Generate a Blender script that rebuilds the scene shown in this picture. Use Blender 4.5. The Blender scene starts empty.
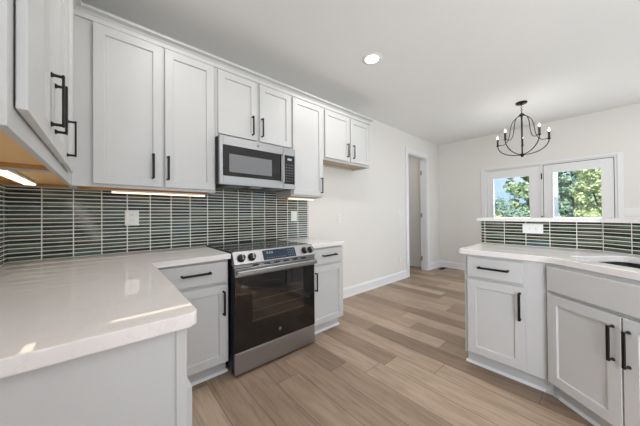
import bpy, bmesh, math, random
from mathutils import Vector, Matrix
random.seed(7)
SC = bpy.context.scene
COL = SC.collection
PI = math.pi

# ------------------------------------------------------------------ camera
cd = bpy.data.cameras.new('camera')
cd.sensor_width = 36.0
cd.lens = 246.67 / 640 * 36.0
cd.clip_start = 0.03
cam = bpy.data.objects.new('camera', cd)
COL.objects.link(cam)
cam.location = (-0.6994, -2.4656, 1.1941)
cam.rotation_euler = (Matrix.Rotation(-0.7159, 3, 'Z') @ Matrix.Rotation(PI / 2 + 0.0085, 3, 'X') @ Matrix.Rotation(-0.0084, 3, 'Z')).to_euler()
SC.camera = cam

# ------------------------------------------------------------------ world
W = bpy.data.worlds.new('sky')
SC.world = W
W.use_nodes = True
nt = W.node_tree
nt.nodes.clear()
wo = nt.nodes.new('ShaderNodeOutputWorld')
bg = nt.nodes.new('ShaderNodeBackground')
tc = nt.nodes.new('ShaderNodeTexCoord')
sep = nt.nodes.new('ShaderNodeSeparateXYZ')
nt.links.new(tc.outputs['Generated'], sep.inputs[0])
sky = nt.nodes.new('ShaderNodeValToRGB')
for p_, c_ in ((0.0, (0.52, 0.76, 1.0, 1)), (0.25, (0.24, 0.52, 0.95, 1))):
    e_ = sky.color_ramp.elements[0 if p_ == 0.0 else 1]
    e_.position = p_
    e_.color = c_
nt.links.new(sep.outputs['Z'], sky.inputs['Fac'])
nz = nt.nodes.new('ShaderNodeTexNoise')
nz.inputs['Scale'].default_value = 3.0
nz.inputs['Detail'].default_value = 6
rp = nt.nodes.new('ShaderNodeValToRGB')
rp.color_ramp.elements[0].position = 0.48
rp.color_ramp.elements[1].position = 0.68
mx = nt.nodes.new('ShaderNodeMixRGB')
mx.inputs[2].default_value = (0.92, 0.95, 1.0, 1)
nt.links.new(tc.outputs['Generated'], nz.inputs['Vector'])
nt.links.new(nz.outputs['Fac'], rp.inputs['Fac'])
nt.links.new(rp.outputs['Color'], mx.inputs[0])
nt.links.new(sky.outputs['Color'], mx.inputs[1])
nt.links.new(mx.outputs['Color'], bg.inputs['Color'])
bg.inputs['Strength'].default_value = 1.15
nt.links.new(bg.outputs[0], wo.inputs[0])

# sun on the garden (comes over the roof, from behind the kitchen)
sd = bpy.data.lights.new('sun', 'SUN')
sd.energy = 6.5
sd.angle = 0.01
sd.color = (1.0, 0.95, 0.86)
sun = bpy.data.objects.new('sun', sd)
COL.objects.link(sun)
sun.rotation_euler = Vector((0.70, 0.18, -0.72)).to_track_quat('-Z', 'Y').to_euler()


def area(name, loc, direction, sx, sy, watt, color):
    d = bpy.data.lights.new(name, 'AREA')
    d.shape = 'RECTANGLE'
    d.size = sx
    d.size_y = sy
    d.energy = watt
    d.color = color
    o = bpy.data.objects.new(name, d)
    COL.objects.link(o)
    o.location = loc
    o.rotation_euler = Vector(direction).to_track_quat('-Z', 'Z').to_euler()
    return o


# fill lights added at unseen windows, then daylight at the patio doors
area('added_front_fill', (1.6, -6.42, 1.45), (0, 1, 0.6), 4.6, 1.9, 9, (0.97, 0.985, 1.0))
area('added_left_fill', (-1.168, -4.15, 1.5), (1, 0, 0.5), 2.3, 1.8, 86, (0.97, 0.985, 1.0))
area('added_side_fill', (5.062, -4.75, 1.45), (-1, 0, 0.5), 2.2, 1.9, 32, (0.97, 0.985, 1.0))
area('daylight_patio_doors', (5.24, -1.76, 1.08), (-1, 0, 0), 1.45, 1.6, 26, (0.93, 0.97, 1.0))

SC.view_settings.view_transform = 'Standard'
SC.view_settings.look = 'None'
SC.view_settings.exposure = 0.10
SC.view_settings.gamma = 1.0
SC.view_settings.use_curve_mapping = False


# ------------------------------------------------------------------ materials
def lin(c):
    out = []
    for v in c:
        v /= 255.0
        out.append(v / 12.92 if v <= 0.04045 else ((v + 0.055) / 1.055) ** 2.4)
    return (*out, 1.0)


class NG:
    """tiny node helper"""
    def __init__(self, name):
        self.m = bpy.data.materials.new(name)
        self.m.use_nodes = True
        self.t = self.m.node_tree
        self.b = self.t.nodes['Principled BSDF']

    def n(self, kind, **kw):
        nd = self.t.nodes.new(kind)
        for k, v in kw.items():
            setattr(nd, k, v)
        return nd

    def put(self, sock, v):
        if hasattr(v, 'links') or isinstance(v, bpy.types.NodeSocket):
            self.t.links.new(v, sock)
        else:
            sock.default_value = v

    def math(self, op, a, b=0.0, c=None):
        nd = self.n('ShaderNodeMath', operation=op)
        self.put(nd.inputs[0], a)
        self.put(nd.inputs[1], b)
        if c is not None:
            self.put(nd.inputs[2], c)
        return nd.outputs[0]

    def comb(self, x, y, z):
        nd = self.n('ShaderNodeCombineXYZ')
        for i, v in enumerate((x, y, z)):
            self.put(nd.inputs[i], v)
        return nd.outputs[0]

    def noise(self, vec, scale, detail=3, rough=0.5):
        nd = self.n('ShaderNodeTexNoise')
        self.put(nd.inputs['Vector'], vec)
        nd.inputs['Scale'].default_value = scale
        nd.inputs['Detail'].default_value = detail
        nd.inputs['Roughness'].default_value = rough
        return nd.outputs['Fac']

    def white(self, vec):
        nd = self.n('ShaderNodeTexWhiteNoise')
        self.put(nd.inputs['Vector'], vec)
        return nd.outputs['Value']

    def ramp(self, fac, stops):
        nd = self.n('ShaderNodeValToRGB')
        cr = nd.color_ramp
        while len(cr.elements) < len(stops):
            cr.elements.new(0.5)
        for e, (p, c) in zip(cr.elements, stops):
            e.position = p
            e.color = c
        self.put(nd.inputs[0], fac)
        return nd.outputs[0]

    def mix(self, fac, a, b, mode='MIX'):
        nd = self.n('ShaderNodeMixRGB', blend_type=mode)
        self.put(nd.inputs[0], fac)
        self.put(nd.inputs[1], a)
        self.put(nd.inputs[2], b)
        return nd.outputs[0]

    def bump(self, h, strength=0.2, dist=0.002):
        nd = self.n('ShaderNodeBump')
        nd.inputs['Strength'].default_value = strength
        nd.inputs['Distance'].default_value = dist
        self.put(nd.inputs['Height'], h)
        self.t.links.new(nd.outputs[0], self.b.inputs['Normal'])

    def obj(self):
        return self.n('ShaderNodeTexCoord').outputs['Object']

    def xyz(self, v):
        s = self.n('ShaderNodeSeparateXYZ')
        self.put(s.inputs[0], v)
        return s.outputs


def plain(name, rgb, rough=0.5, metal=0.0, vary=0.04, scale=6.0, bump=0.0, bscale=300.0, spec=0.5, coat=0.0):
    g = NG(name)
    c = lin(rgb)
    o = g.obj()
    f = g.noise(o, scale, 3)
    lo = tuple(max(0, v * (1 - vary)) for v in c[:3]) + (1,)
    hi = tuple(min(1, v * (1 + vary)) for v in c[:3]) + (1,)
    g.put(g.b.inputs['Base Color'], g.mix(f, lo, hi))
    g.b.inputs['Roughness'].default_value = rough
    g.b.inputs['Metallic'].default_value = metal
    g.b.inputs['Specular IOR Level'].default_value = spec
    g.b.inputs['Coat Weight'].default_value = coat
    if bump:
        g.bump(g.noise(o, bscale, 2), bump, 0.001)
    return g.m


def emis(name, rgb, strength):
    g = NG(name)
    c = lin(rgb)
    g.put(g.b.inputs['Base Color'], c)
    g.put(g.b.inputs['Emission Color'], c)
    g.b.inputs['Emission Strength'].default_value = strength
    return g.m


M = {}
M['paint'] = plain('cabinet_paint', (204, 204, 204), 0.42, vary=0.015, bump=0.02)
M['wall'] = plain('wall_paint', (232, 229, 224), 0.85, vary=0.012, bump=0.06, bscale=220)
M['ceil'] = plain('ceiling_paint', (240, 240, 240), 0.9, vary=0.01, bump=0.05)
M['trim'] = plain('trim_paint', (236, 236, 237), 0.4, vary=0.01)
M['black'] = plain('matte_black_metal', (22, 22, 23), 0.45, metal=0.3, vary=0.1)
M['blackplastic'] = plain('black_enamel', (14, 14, 15), 0.35, vary=0.1)
M['darkgap'] = plain('dark_rubber', (18, 18, 18), 0.8)
M['plate'] = plain('white_plastic', (238, 238, 236), 0.35, vary=0.01)
M['slot'] = plain('slot_grey', (90, 90, 90), 0.6)
M['bronze'] = plain('bronze_metal', (44, 40, 38), 0.4, metal=0.7, vary=0.1)
M['vent'] = plain('brown_metal', (104, 82, 62), 0.5, metal=0.2, vary=0.1)
M['sink'] = plain('granite_composite_sink', (38, 37, 37), 0.5, vary=0.25, scale=140)
M['hinge'] = plain('dark_hinge_metal', (50, 48, 46), 0.4, metal=0.8)
M['bark'] = plain('bark', (92, 78, 64), 0.9, vary=0.3, scale=20)
M['post'] = plain('porch_paint', (240, 242, 246), 0.6, vary=0.01)
M['lens'] = emis('frosted_lens', (255, 250, 240), 6.0)
M['led'] = emis('led_diffuser', (255, 238, 208), 1.9)
M['led_soft'] = emis('warm_led_diffuser', (255, 234, 202), 1.7)
M['bulb'] = emis('bulb_glass', (255, 244, 226), 9.0)
M['lcd'] = emis('display_digits', (150, 170, 185), 0.12)
M['printing'] = plain('grey_printing', (128, 132, 136), 0.5)


def m_steel():
    g = NG('brushed_steel')
    o = g.obj()
    x, y, z = g.xyz(o)
    v = g.comb(g.math('MULTIPLY', x, 3.0), g.math('MULTIPLY', y, 40.0), g.math('MULTIPLY', z, 420.0))
    f = g.noise(v, 1.0, 3)
    g.put(g.b.inputs['Base Color'], g.mix(f, lin((156, 156, 158)), lin((186, 186, 188))))
    g.b.inputs['Metallic'].default_value = 1.0
    g.put(g.b.inputs['Roughness'], g.math('MULTIPLY_ADD', f, 0.12, 0.30))
    return g.m


M['steel'] = m_steel()


def m_glass_black():
    g = NG('black_glass')
    f = g.noise(g.obj(), 3.0, 2)
    g.put(g.b.inputs['Base Color'], g.mix(f, (0.004, 0.004, 0.004, 1), (0.008, 0.0078, 0.0075, 1)))
    g.b.inputs['Roughness'].default_value = 0.03
    g.b.inputs['Specular IOR Level'].default_value = 0.6
    return g.m


M['bglass'] = m_glass_black()


def m_cooktop():
    g = NG('ceramic_glass_cooktop')
    x, y, z = g.xyz(g.obj())
    f = g.noise(g.obj(), 900.0, 1)
    ring = 0.0
    for (cx, cy, r) in ((0.20, -0.47, 0.115), (0.555, -0.47, 0.09), (0.20, -0.19, 0.08), (0.555, -0.19, 0.115)):
        dx = g.math('SUBTRACT', x, cx)
        dy = g.math('SUBTRACT', y, cy)
        d = g.math('SQRT', g.math('ADD', g.math('MULTIPLY', dx, dx), g.math('MULTIPLY', dy, dy)))
        k = g.math('LESS_THAN', g.math('ABSOLUTE', g.math('SUBTRACT', d, r)), 0.0025)
        ring = g.math('MAXIMUM', ring, k)
    c = g.mix(g.math('GREATER_THAN', f, 0.62), (0.006, 0.006, 0.006, 1), (0.03, 0.03, 0.03, 1))
    g.put(g.b.inputs['Base Color'], g.mix(ring, c, (0.10, 0.10, 0.10, 1)))
    g.b.inputs['Roughness'].default_value = 0.09
    g.b.inputs['Specular IOR Level'].default_value = 0.3
    return g.m


M['cooktop'] = m_cooktop()


def m_oven_window():
    g = NG('oven_window_glass')
    x, y, z = g.xyz(g.obj())
    w = g.math('FRACT', g.math('MULTIPLY', z, 13.0))
    rack = g.math('LESS_THAN', w, 0.06)
    g.put(g.b.inputs['Base Color'], g.mix(rack, (0.022, 0.0165, 0.013, 1), (0.075, 0.062, 0.052, 1)))  # warm base holds the reflected floor; stripes are the racks
    g.b.inputs['Roughness'].default_value = 0.06
    g.b.inputs['Specular IOR Level'].default_value = 0.75
    return g.m


M['ovenwin'] = m_oven_window()


def m_micro_window():
    g = NG('perforated_microwave_glass')
    x, y, z = g.xyz(g.obj())
    v = g.n('ShaderNodeTexVoronoi')
    v.inputs['Scale'].default_value = 420
    g.put(v.inputs['Vector'], g.obj())
    f = g.math('LESS_THAN', v.outputs['Distance'], 0.35)
    g.put(g.b.inputs['Base Color'], g.mix(f, lin((128, 130, 133)), lin((84, 86, 90))))
    g.b.inputs['Roughness'].default_value = 0.18
    return g.m


M['mwin'] = m_micro_window()


def m_quartz():
    g = NG('white_quartz')
    o = g.obj()
    x, y, z = g.xyz(o)
    f = g.noise(o, 3.0, 6, 0.6)
    s = g.noise(o, 260.0, 2)
    c = g.mix(f, lin((234, 229, 227)), lin((244, 240, 239)))
    c = g.mix(g.math('GREATER_THAN', s, 0.68), c, lin((226, 222, 219)))
    vein = g.math('LESS_THAN', g.math('ABSOLUTE', g.math('SUBTRACT', g.noise(o, 1.3, 8, 0.62), 0.5)), 0.006)
    c = g.mix(g.math('MULTIPLY', vein, 0.10), c, lin((190, 184, 178)))
    g.put(g.b.inputs['Base Color'], c)
    g.b.inputs['Roughness'].default_value = 0.02
    g.b.inputs['Specular IOR Level'].default_value = 0.85
    return g.m


M['quartz'] = m_quartz()


def m_floor():
    g = NG('oak_plank_floor')
    x, y, z = g.xyz(g.obj())
    PW, PL = 0.187, 1.35
    rx = g.math('DIVIDE', g.math('SUBTRACT', x, 0.78), PW)
    row = g.math('FLOOR', rx)
    fx = g.math('FRACT', rx)
    off = g.white(g.comb(row, 3.7, 0.0))
    ry = g.math('ADD', g.math('DIVIDE', y, PL), g.math('MULTIPLY', off, 7.31))
    cell = g.math('FLOOR', ry)
    fy = g.math('FRACT', ry)
    rnd = g.white(g.comb(row, cell, 1.5))
    rnd2 = g.white(g.comb(row, cell, 9.1))
    # grain follows the plank
    gx = g.math('ADD', g.math('MULTIPLY', x, 44.0), g.math('MULTIPLY', rnd, 60.0))
    gy = g.math('ADD', g.math('MULTIPLY', y, 2.6), g.math('MULTIPLY', rnd2, 30.0))
    grain = g.noise(g.comb(gx, gy, rnd), 1.0, 6, 0.62)
    gx2 = g.math('ADD', g.math('MULTIPLY', x, 7.0), g.math('MULTIPLY', rnd2, 50.0))
    gy2 = g.math('ADD', g.math('MULTIPLY', y, 1.1), g.math('MULTIPLY', rnd, 20.0))
    cath = g.noise(g.comb(gx2, gy2, rnd2), 1.0, 3, 0.5)
    rings = g.math('FRACT', g.math('MULTIPLY', cath, 7.0))
    rings = g.math('ABSOLUTE', g.math('SUBTRACT', rings, 0.5))
    base = g.ramp(rnd, [(0.0, lin((136, 116, 98))), (0.5, lin((162, 140, 120))), (1.0, lin((190, 168, 147)))])
    gr = g.ramp(grain, [(0.28, (0.66, 0.63, 0.60, 1)), (0.5, (0.97, 0.96, 0.95, 1)), (0.72, (1.10, 1.10, 1.10, 1))])
    c = g.mix(0.9, base, gr, 'MULTIPLY')
    rg = g.ramp(rings, [(0.0, (0.80, 0.77, 0.74, 1)), (0.35, (1.0, 1.0, 1.0, 1)), (0.5, (1.03, 1.03, 1.03, 1))])
    c = g.mix(0.55, c, rg, 'MULTIPLY')
    kn = g.n('ShaderNodeTexVoronoi')
    kn.inputs['Scale'].default_value = 1.0
    g.put(kn.inputs['Vector'], g.comb(g.math('MULTIPLY', x, 4.2), g.math('MULTIPLY', y, 1.5), 0.3))
    knot = g.ramp(kn.outputs['Distance'], [(0.0, (0.62, 0.56, 0.5, 1)), (0.10, (1, 1, 1, 1))])
    c = g.mix(0.5, c, knot, 'MULTIPLY')
    ex = g.math('MINIMUM', fx, g.math('SUBTRACT', 1.0, fx))
    ey = g.math('MINIMUM', fy, g.math('SUBTRACT', 1.0, fy))
    e = g.math('MINIMUM', g.math('MULTIPLY', ex, PW), g.math('MULTIPLY', ey, PL))
    seam = g.math('LESS_THAN', e, 0.0019)
    c = g.mix(g.math('MULTIPLY', seam, 0.85), c, lin((92, 72, 56)))
    g.put(g.b.inputs['Base Color'], c)
    g.put(g.b.inputs['Roughness'], g.math('MULTIPLY_ADD', grain, 0.15, 0.36))
    g.bump(g.math('SUBTRACT', grain, g.math('MULTIPLY', seam, 1.5)), 0.12, 0.001)
    return g.m


M['floor'] = m_floor()


def m_wood(name, a, b):
    g = NG(name)
    x, y, z = g.xyz(g.obj())
    f = g.noise(g.comb(g.math('MULTIPLY', x, 5.0), g.math('MULTIPLY', y, 28.0), z), 1.0, 5, 0.6)
    g.put(g.b.inputs['Base Color'], g.mix(f, lin(a), lin(b)))
    g.b.inputs['Roughness'].default_value = 0.55
    return g.m


M['ply_lit'] = m_wood('plywood_lit', (242, 194, 126), (252, 216, 156))  # plywood with the bounced light raised into its colour
M['ply_shaded'] = m_wood('plywood_shaded', (190, 166, 138), (206, 184, 156))  # same plywood, greyed: the dimmer light is in its colour
M['cleat'] = m_wood('pine_cleat', (178, 124, 66), (206, 152, 90))


def m_tile(name, x0, z0, pitch_x=0.1497, pitch_z=0.0272, joint=0.0030):
    g = NG(name)
    x, y, z = g.xyz(g.obj())
    rx = g.math('DIVIDE', g.math('SUBTRACT', x, x0), pitch_x)
    rz = g.math('DIVIDE', g.math('SUBTRACT', z, z0), pitch_z)
    ix, iz = g.math('FLOOR', rx), g.math('FLOOR', rz)
    fx, fz = g.math('FRACT', rx), g.math('FRACT', rz)
    ex = g.math('MULTIPLY', g.math('MINIMUM', fx, g.math('SUBTRACT', 1.0, fx)), pitch_x)
    ez = g.math('MULTIPLY', g.math('MINIMUM', fz, g.math('SUBTRACT', 1.0, fz)), pitch_z)
    e = g.math('MINIMUM', ex, ez)
    grout = g.math('LESS_THAN', e, joint)
    r1 = g.white(g.comb(ix, iz, 0.5))
    r2 = g.white(g.comb(ix, iz, 4.5))
    # watery streaks inside each glass tile, shifted tile by tile
    sv = g.comb(g.math('ADD', g.math('MULTIPLY', x, 9.0), g.math('MULTIPLY', r2, 40.0)),
                g.math('MULTIPLY', z, 70.0), g.math('MULTIPLY', r1, 20.0))
    streak = g.noise(sv, 1.0, 4, 0.55)
    flip = g.math('SUBTRACT', g.math('MULTIPLY', g.math('GREATER_THAN', r2, 0.25), 2.0), 1.0)
    grad = g.math('MULTIPLY', g.math('MULTIPLY', g.math('SUBTRACT', fz, 0.45), flip), 0.42)
    val = g.math('ADD', g.math('ADD', g.math('MULTIPLY', r1, 0.36), g.math('MULTIPLY', streak, 0.62)), grad)
    c = g.ramp(val, [(0.22, lin((30, 29, 26))), (0.44, lin((46, 51, 42))), (0.60, lin((76, 89, 73))),
                     (0.88, lin((124, 142, 122)))])
    teal = g.math('MULTIPLY', g.math('GREATER_THAN', g.noise(g.comb(g.math('MULTIPLY', ix, 0.31), g.math('MULTIPLY', iz, 0.12), 2.2), 1.0, 1), 0.60), 0.42)  # teal patches: reflected sky put into the tile colour
    c = g.mix(teal, c, lin((70, 112, 120)))
    brown = g.math('MULTIPLY', g.math('GREATER_THAN', r2, 0.80), 0.45)
    c = g.mix(brown, c, lin((92, 80, 66)))
    c = g.mix(grout, c, lin((244, 242, 234)))
    g.put(g.b.inputs['Base Color'], c)
    g.put(g.b.inputs['Roughness'], g.math('MULTIPLY_ADD', grout, 0.6, 0.10))
    g.b.inputs['Specular IOR Level'].default_value = 0.38
    hgt = g.math('MINIMUM', g.math('DIVIDE', e, 0.004), 1.0)
    g.bump(hgt, 0.35, 0.001)
    return g.m


def m_pane():
    g = NG('window_glass')
    out = g.t.nodes['Material Output']
    tr = g.n('ShaderNodeBsdfTransparent')
    tr.inputs[0].default_value = (0.96, 0.97, 0.97, 1)
    gl = g.n('ShaderNodeBsdfGlossy')
    gl.inputs['Roughness'].default_value = 0.02
    f = g.math('MULTIPLY_ADD', g.noise(g.obj(), 2.0, 1), 0.02, 0.045)
    ms = g.n('ShaderNodeMixShader')
    g.put(ms.inputs[0], f)
    g.t.links.new(tr.outputs[0], ms.inputs[1])
    g.t.links.new(gl.outputs[0], ms.inputs[2])
    g.t.links.new(ms.outputs[0], out.inputs[0])
    return g.m


M['pane'] = m_pane()


def m_leaf(name, a, b):
    g = NG(name)
    f = g.white(g.n('ShaderNodeNewGeometry').outputs['Random Per Island'])
    wn = g.n('ShaderNodeTexWhiteNoise', noise_dimensions='1D')
    g.t.links.new(g.n('ShaderNodeNewGeometry').outputs['Random Per Island'], wn.inputs['W'])
    g.put(g.b.inputs['Base Color'], g.mix(wn.outputs['Value'], lin(a), lin(b)))
    g.b.inputs['Roughness'].default_value = 0.6
    return g.m


M['leaf_a'] = m_leaf('leaves_grey_green', (128, 152, 112), (196, 212, 170))
M['leaf_b'] = m_leaf('leaves_yellow_green', (158, 176, 116), (222, 228, 180))
M['leaf_c'] = m_leaf('leaves_blue_green', (112, 140, 120), (176, 198, 178))
M['lawn'] = plain('lawn', (128, 146, 92), 0.9, vary=0.3, scale=9)


# ------------------------------------------------------------------ mesh helpers
class MB:
    def __init__(self):
        self.bm = bmesh.new()

    def box(self, x0, x1, y0, y1, z0, z1, bev=0.0, seg=1):
        r = bmesh.ops.create_cube(self.bm, size=1.0)
        vs = r['verts']
        for v in vs:
            v.co = Vector((x0 + (v.co.x + .5) * (x1 - x0), y0 + (v.co.y + .5) * (y1 - y0), z0 + (v.co.z + .5) * (z1 - z0)))
        if bev:
            es = {e for v in vs for e in v.link_edges}
            bmesh.ops.bevel(self.bm, geom=list(es), offset=bev, segments=seg, profile=0.5, affect='EDGES')
        return self

    def prism(self, poly, z0, z1, bev=0.0, seg=2):
        vs = [self.bm.verts.new((p[0], p[1], z0)) for p in poly]
        vt = [self.bm.verts.new((p[0], p[1], z1)) for p in poly]
        n = len(poly)
        area2 = sum(poly[i][0] * poly[(i + 1) % n][1] - poly[(i + 1) % n][0] * poly[i][1] for i in range(n))
        ccw = area2 > 0
        fs = [self.bm.faces.new(vt if ccw else vt[::-1]), self.bm.faces.new(vs[::-1] if ccw else vs)]
        for i in range(n):
            j = (i + 1) % n
            q = [vs[i], vs[j], vt[j], vt[i]]
            fs.append(self.bm.faces.new(q if ccw else q[::-1]))
        if bev:
            es = {e for f in fs[:2] for e in f.edges}
            bmesh.ops.bevel(self.bm, geom=list(es), offset=bev, segments=seg, profile=0.5, affect='EDGES')
        return self

    def extrude_profile(self, prof, path_a, path_b):
        """profile points (offset vector list) swept from a to b (straight)"""
        va = [self.bm.verts.new(Vector(path_a) + Vector(p)) for p in prof]
        vb = [self.bm.verts.new(Vector(path_b) + Vector(p)) for p in prof]
        n = len(prof)
        for i in range(n):
            j = (i + 1) % n
            self.bm.faces.new([va[i], va[j], vb[j], vb[i]])
        self.bm.faces.new(va[::-1])
        self.bm.faces.new(vb)
        bmesh.ops.recalc_face_normals(self.bm, faces=self.bm.faces)
        return self

    def tube(self, pts, r, n=10, caps=True):
        pts = [Vector(p) for p in pts]
        rings = []
        up = Vector((0, 0, 1))
        prev = None
        for i, p in enumerate(pts):
            t = (pts[min(i + 1, len(pts) - 1)] - pts[max(i - 1, 0)]).normalized()
            if prev is None:
                a = t.cross(up)
                if a.length < 1e-4:
                    a = t.cross(Vector((1, 0, 0)))
                a.normalize()
            else:
                a = (prev - t * prev.dot(t)).normalized()
            prev = a
            b = t.cross(a)
            rr = r[i] if isinstance(r, (list, tuple)) else r
            rings.append([self.bm.verts.new(p + a * rr * math.cos(2 * PI * k / n) + b * rr * math.sin(2 * PI * k / n)) for k in range(n)])
        for i in range(len(rings) - 1):
            for k in range(n):
                f = self.bm.faces.new([rings[i][k], rings[i][(k + 1) % n], rings[i + 1][(k + 1) % n], rings[i + 1][k]])
                f.smooth = True
        if caps:
            self.bm.faces.new(rings[0])
            self.bm.faces.new(rings[-1][::-1])
        bmesh.ops.recalc_face_normals(self.bm, faces=self.bm.faces)
        return self

    def lathe(self, prof, c=(0, 0, 0), n=24, axis='Z'):
        def P(r, h, a):
            u, v = r * math.cos(a), r * math.sin(a)
            if axis == 'Z':
                return Vector(c) + Vector((u, v, h))
            if axis == 'Y':
                return Vector(c) + Vector((u, h, v))
            return Vector(c) + Vector((h, u, v))
        rings = []
        for (r, h) in prof:
            if r < 1e-6:
                rings.append([self.bm.verts.new(P(0, h, 0))])
            else:
                rings.append([self.bm.verts.new(P(r, h, 2 * PI * k / n)) for k in range(n)])
        for A, B in zip(rings, rings[1:]):
            for k in range(n):
                j = (k + 1) % n
                if len(A) == 1 and len(B) == 1:
                    continue
                if len(A) == 1:
                    f = self.bm.faces.new([A[0], B[j], B[k]])
                elif len(B) == 1:
                    f = self.bm.faces.new([A[k], A[j], B[0]])
                else:
                    f = self.bm.faces.new([A[k], A[j], B[j], B[k]])
                f.smooth = True
        if len(rings[0]) > 1:
            self.bm.faces.new(rings[0])
        if len(rings[-1]) > 1:
            self.bm.faces.new(rings[-1][::-1])
        bmesh.ops.recalc_face_normals(self.bm, faces=self.bm.faces)
        return self

    def shaker(self, x0, x1, yb, yf, z0, z1, stile=0.057, rec=0.011, slope=0.004, bev=0.0015):
        """framed panel door, front towards -y"""
        r = bmesh.ops.create_cube(self.bm, size=1.0)
        vs = r['verts']
        for v in vs:
            v.co = Vector((x0 + (v.co.x + .5) * (x1 - x0), yf + (v.co.y + .5) * (yb - yf), z0 + (v.co.z + .5) * (z1 - z0)))
        fr = [f for f in {f for v in vs for f in v.link_faces} if f.normal.y < -0.9 or all(abs(v.co.y - yf) < 1e-6 for v in f.verts)][0]
        es = {e for v in vs for e in v.link_edges}
        bmesh.ops.inset_region(self.bm, faces=[fr], thickness=stile, use_even_offset=True)
        bmesh.ops.inset_region(self.bm, faces=[fr], thickness=slope, use_even_offset=True)
        for v in fr.verts:
            v.co.y += rec
        es = [e for e in es if e.is_valid]
        bmesh.ops.bevel(self.bm, geom=es, offset=bev, segments=1, affect='EDGES')
        return self

    def build(self, name, mat, parent=None, loc=None, rz=None):
        bmesh.ops.recalc_face_normals(self.bm, faces=self.bm.faces)
        me = bpy.data.meshes.new(name)
        self.bm.to_mesh(me)
        self.bm.free()
        me.materials.append(mat)
        o = bpy.data.objects.new(name, me)
        COL.objects.link(o)
        if parent:
            o.parent = parent
        if loc:
            o.location = loc
        if rz is not None:
            o.rotation_euler.z = rz
        return o


def tag(o, label=None, cat=None, group=None, kind=None):
    if label:
        o['label'] = label
    if cat:
        o['category'] = cat
    if group:
        o['group'] = group
    if kind:
        o['kind'] = kind
    return o


def thing(name, label, cat, loc=(0, 0, 0), rz=0.0, group=None):
    o = bpy.data.objects.new(name, None)
    o.empty_display_size = 0.1
    COL.objects.link(o)
    o.location = loc
    o.rotation_euler = (0, 0, rz)
    return tag(o, label, cat, group)


def struct(o):
    o['kind'] = 'structure'
    return o


# ------------------------------------------------------------------ setting
XL, XF, ZC, YB = -1.1735, 5.0675, 2.76, -6.5
struct(MB().box(XL - 0.12, XF + 0.12, YB - 0.12, 2.2, -0.06, 0.0).build('floor', M['floor']))
struct(MB().box(XL - 0.12, XF + 0.12, YB - 0.12, 2.2, ZC, ZC + 0.08).build('ceiling', M['ceil']))
# range wall with the cased opening
OX0, OX1, OZ = 3.69, 4.447, 2.386
struct(MB().box(XL - 0.12, OX0, 0, 0.12, 0, ZC).box(OX1, XF + 0.12, 0, 0.12, 0, ZC).box(OX0, OX1, 0, 0.12, OZ, ZC).build('wall_range', M['wall']))
struct(MB().box(XL - 0.12, XL, -2.95, 0, 0, ZC).box(XL - 0.12, XL, YB, -5.35, 0, ZC).box(XL - 0.12, XL, -5.35, -2.95, 0, 0.55)
       .box(XL - 0.12, XL, -5.35, -2.95, 2.45, ZC).build('wall_left', M['wall']))
wf = MB()
for y in (-5.35, -4.175, -3.0):
    wf.box(XL - 0.08, XL - 0.02, y, y + 0.05, 0.55, 2.45)
wf.box(XL - 0.08, XL - 0.02, -5.30, -3.0, 0.55, 0.60).box(XL - 0.08, XL - 0.02, -5.30, -3.0, 2.40, 2.45)
struct(wf.build('added_window_3', M['trim']))  # unseen window added around the left fill light
# far wall with the patio door hole
DY0, DY1, DZ = -2.606, -0.910, 2.055
struct(MB().box(XF, XF + 0.12, DY1, 0, 0, ZC).box(XF, XF + 0.12, -3.60, DY0, 0, ZC).box(XF, XF + 0.12, YB, -5.90, 0, ZC).box(XF, XF + 0.12, -5.90, -3.60, 0, 0.45).box(XF, XF + 0.12, -5.90, -3.60, 2.45, ZC).box(XF, XF + 0.12, DY0, DY1, DZ, ZC).build('wall_far', M['wall']))
# wall behind the camera, with an unseen window added for fill light
struct(MB().box(XL - 0.12, -0.75, YB - 0.12, YB, 0, ZC).box(3.95, XF + 0.12, YB - 0.12, YB, 0, ZC)
       .box(-0.75, 3.95, YB - 0.12, YB, 0, 0.45).box(-0.75, 3.95, YB - 0.12, YB, 2.45, ZC).build('wall_behind', M['wall']))
wf = MB()
for x in (-0.75, 0.80, 2.34, 3.90):
    wf.box(x, x + 0.05, YB - 0.08, YB - 0.02, 0.45, 2.45)
wf.box(-0.75, 3.95, YB - 0.08, YB - 0.02, 0.45, 0.50).box(-0.75, 3.95, YB - 0.08, YB - 0.02, 2.40, 2.45)
w1 = struct(wf.build('added_window_1', M['trim']))
wf = MB()
for y in (-5.90, -4.775, -3.65):
    wf.box(XF + 0.02, XF + 0.08, y, y + 0.05, 0.45, 2.45)
wf.box(XF + 0.02, XF + 0.08, -5.85, -3.65, 0.45, 0.50).box(XF + 0.02, XF + 0.08, -5.85, -3.65, 2.40, 2.45)
struct(wf.build('added_window_2', M['trim']))  # added window, out of view, framing the side fill light
# hallway beyond the opening
struct(MB().box(3.1, 5.13, 0.95, 1.07, 0, ZC).box(3.1, 3.2, 0.12, 0.95, 0, ZC).box(4.68, 4.78, 0.12, 0.95, 0, ZC).build('wall_hall', M['wall']))
struct(MB().box(4.665, 4.68, 0.12, 0.95, 0, 0.13).box(3.2, 4.665, 0.935, 0.95, 0, 0.13).build('baseboard_hall', M['trim']))


def baseboard(name, a, b, normal):
    n = Vector((normal[0], normal[1], 0))
    prof = [(0, 0), (0.022, 0), (0.022, 0.014), (0.015, 0.022), (0.015, 0.115), (0.010, 0.125), (0.006, 0.142), (0, 0.142)]
    pr = [n * p[0] + Vector((0, 0, p[1])) for p in prof]
    return struct(MB().extrude_profile(pr, a, b).build(name, M['trim']))


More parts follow.
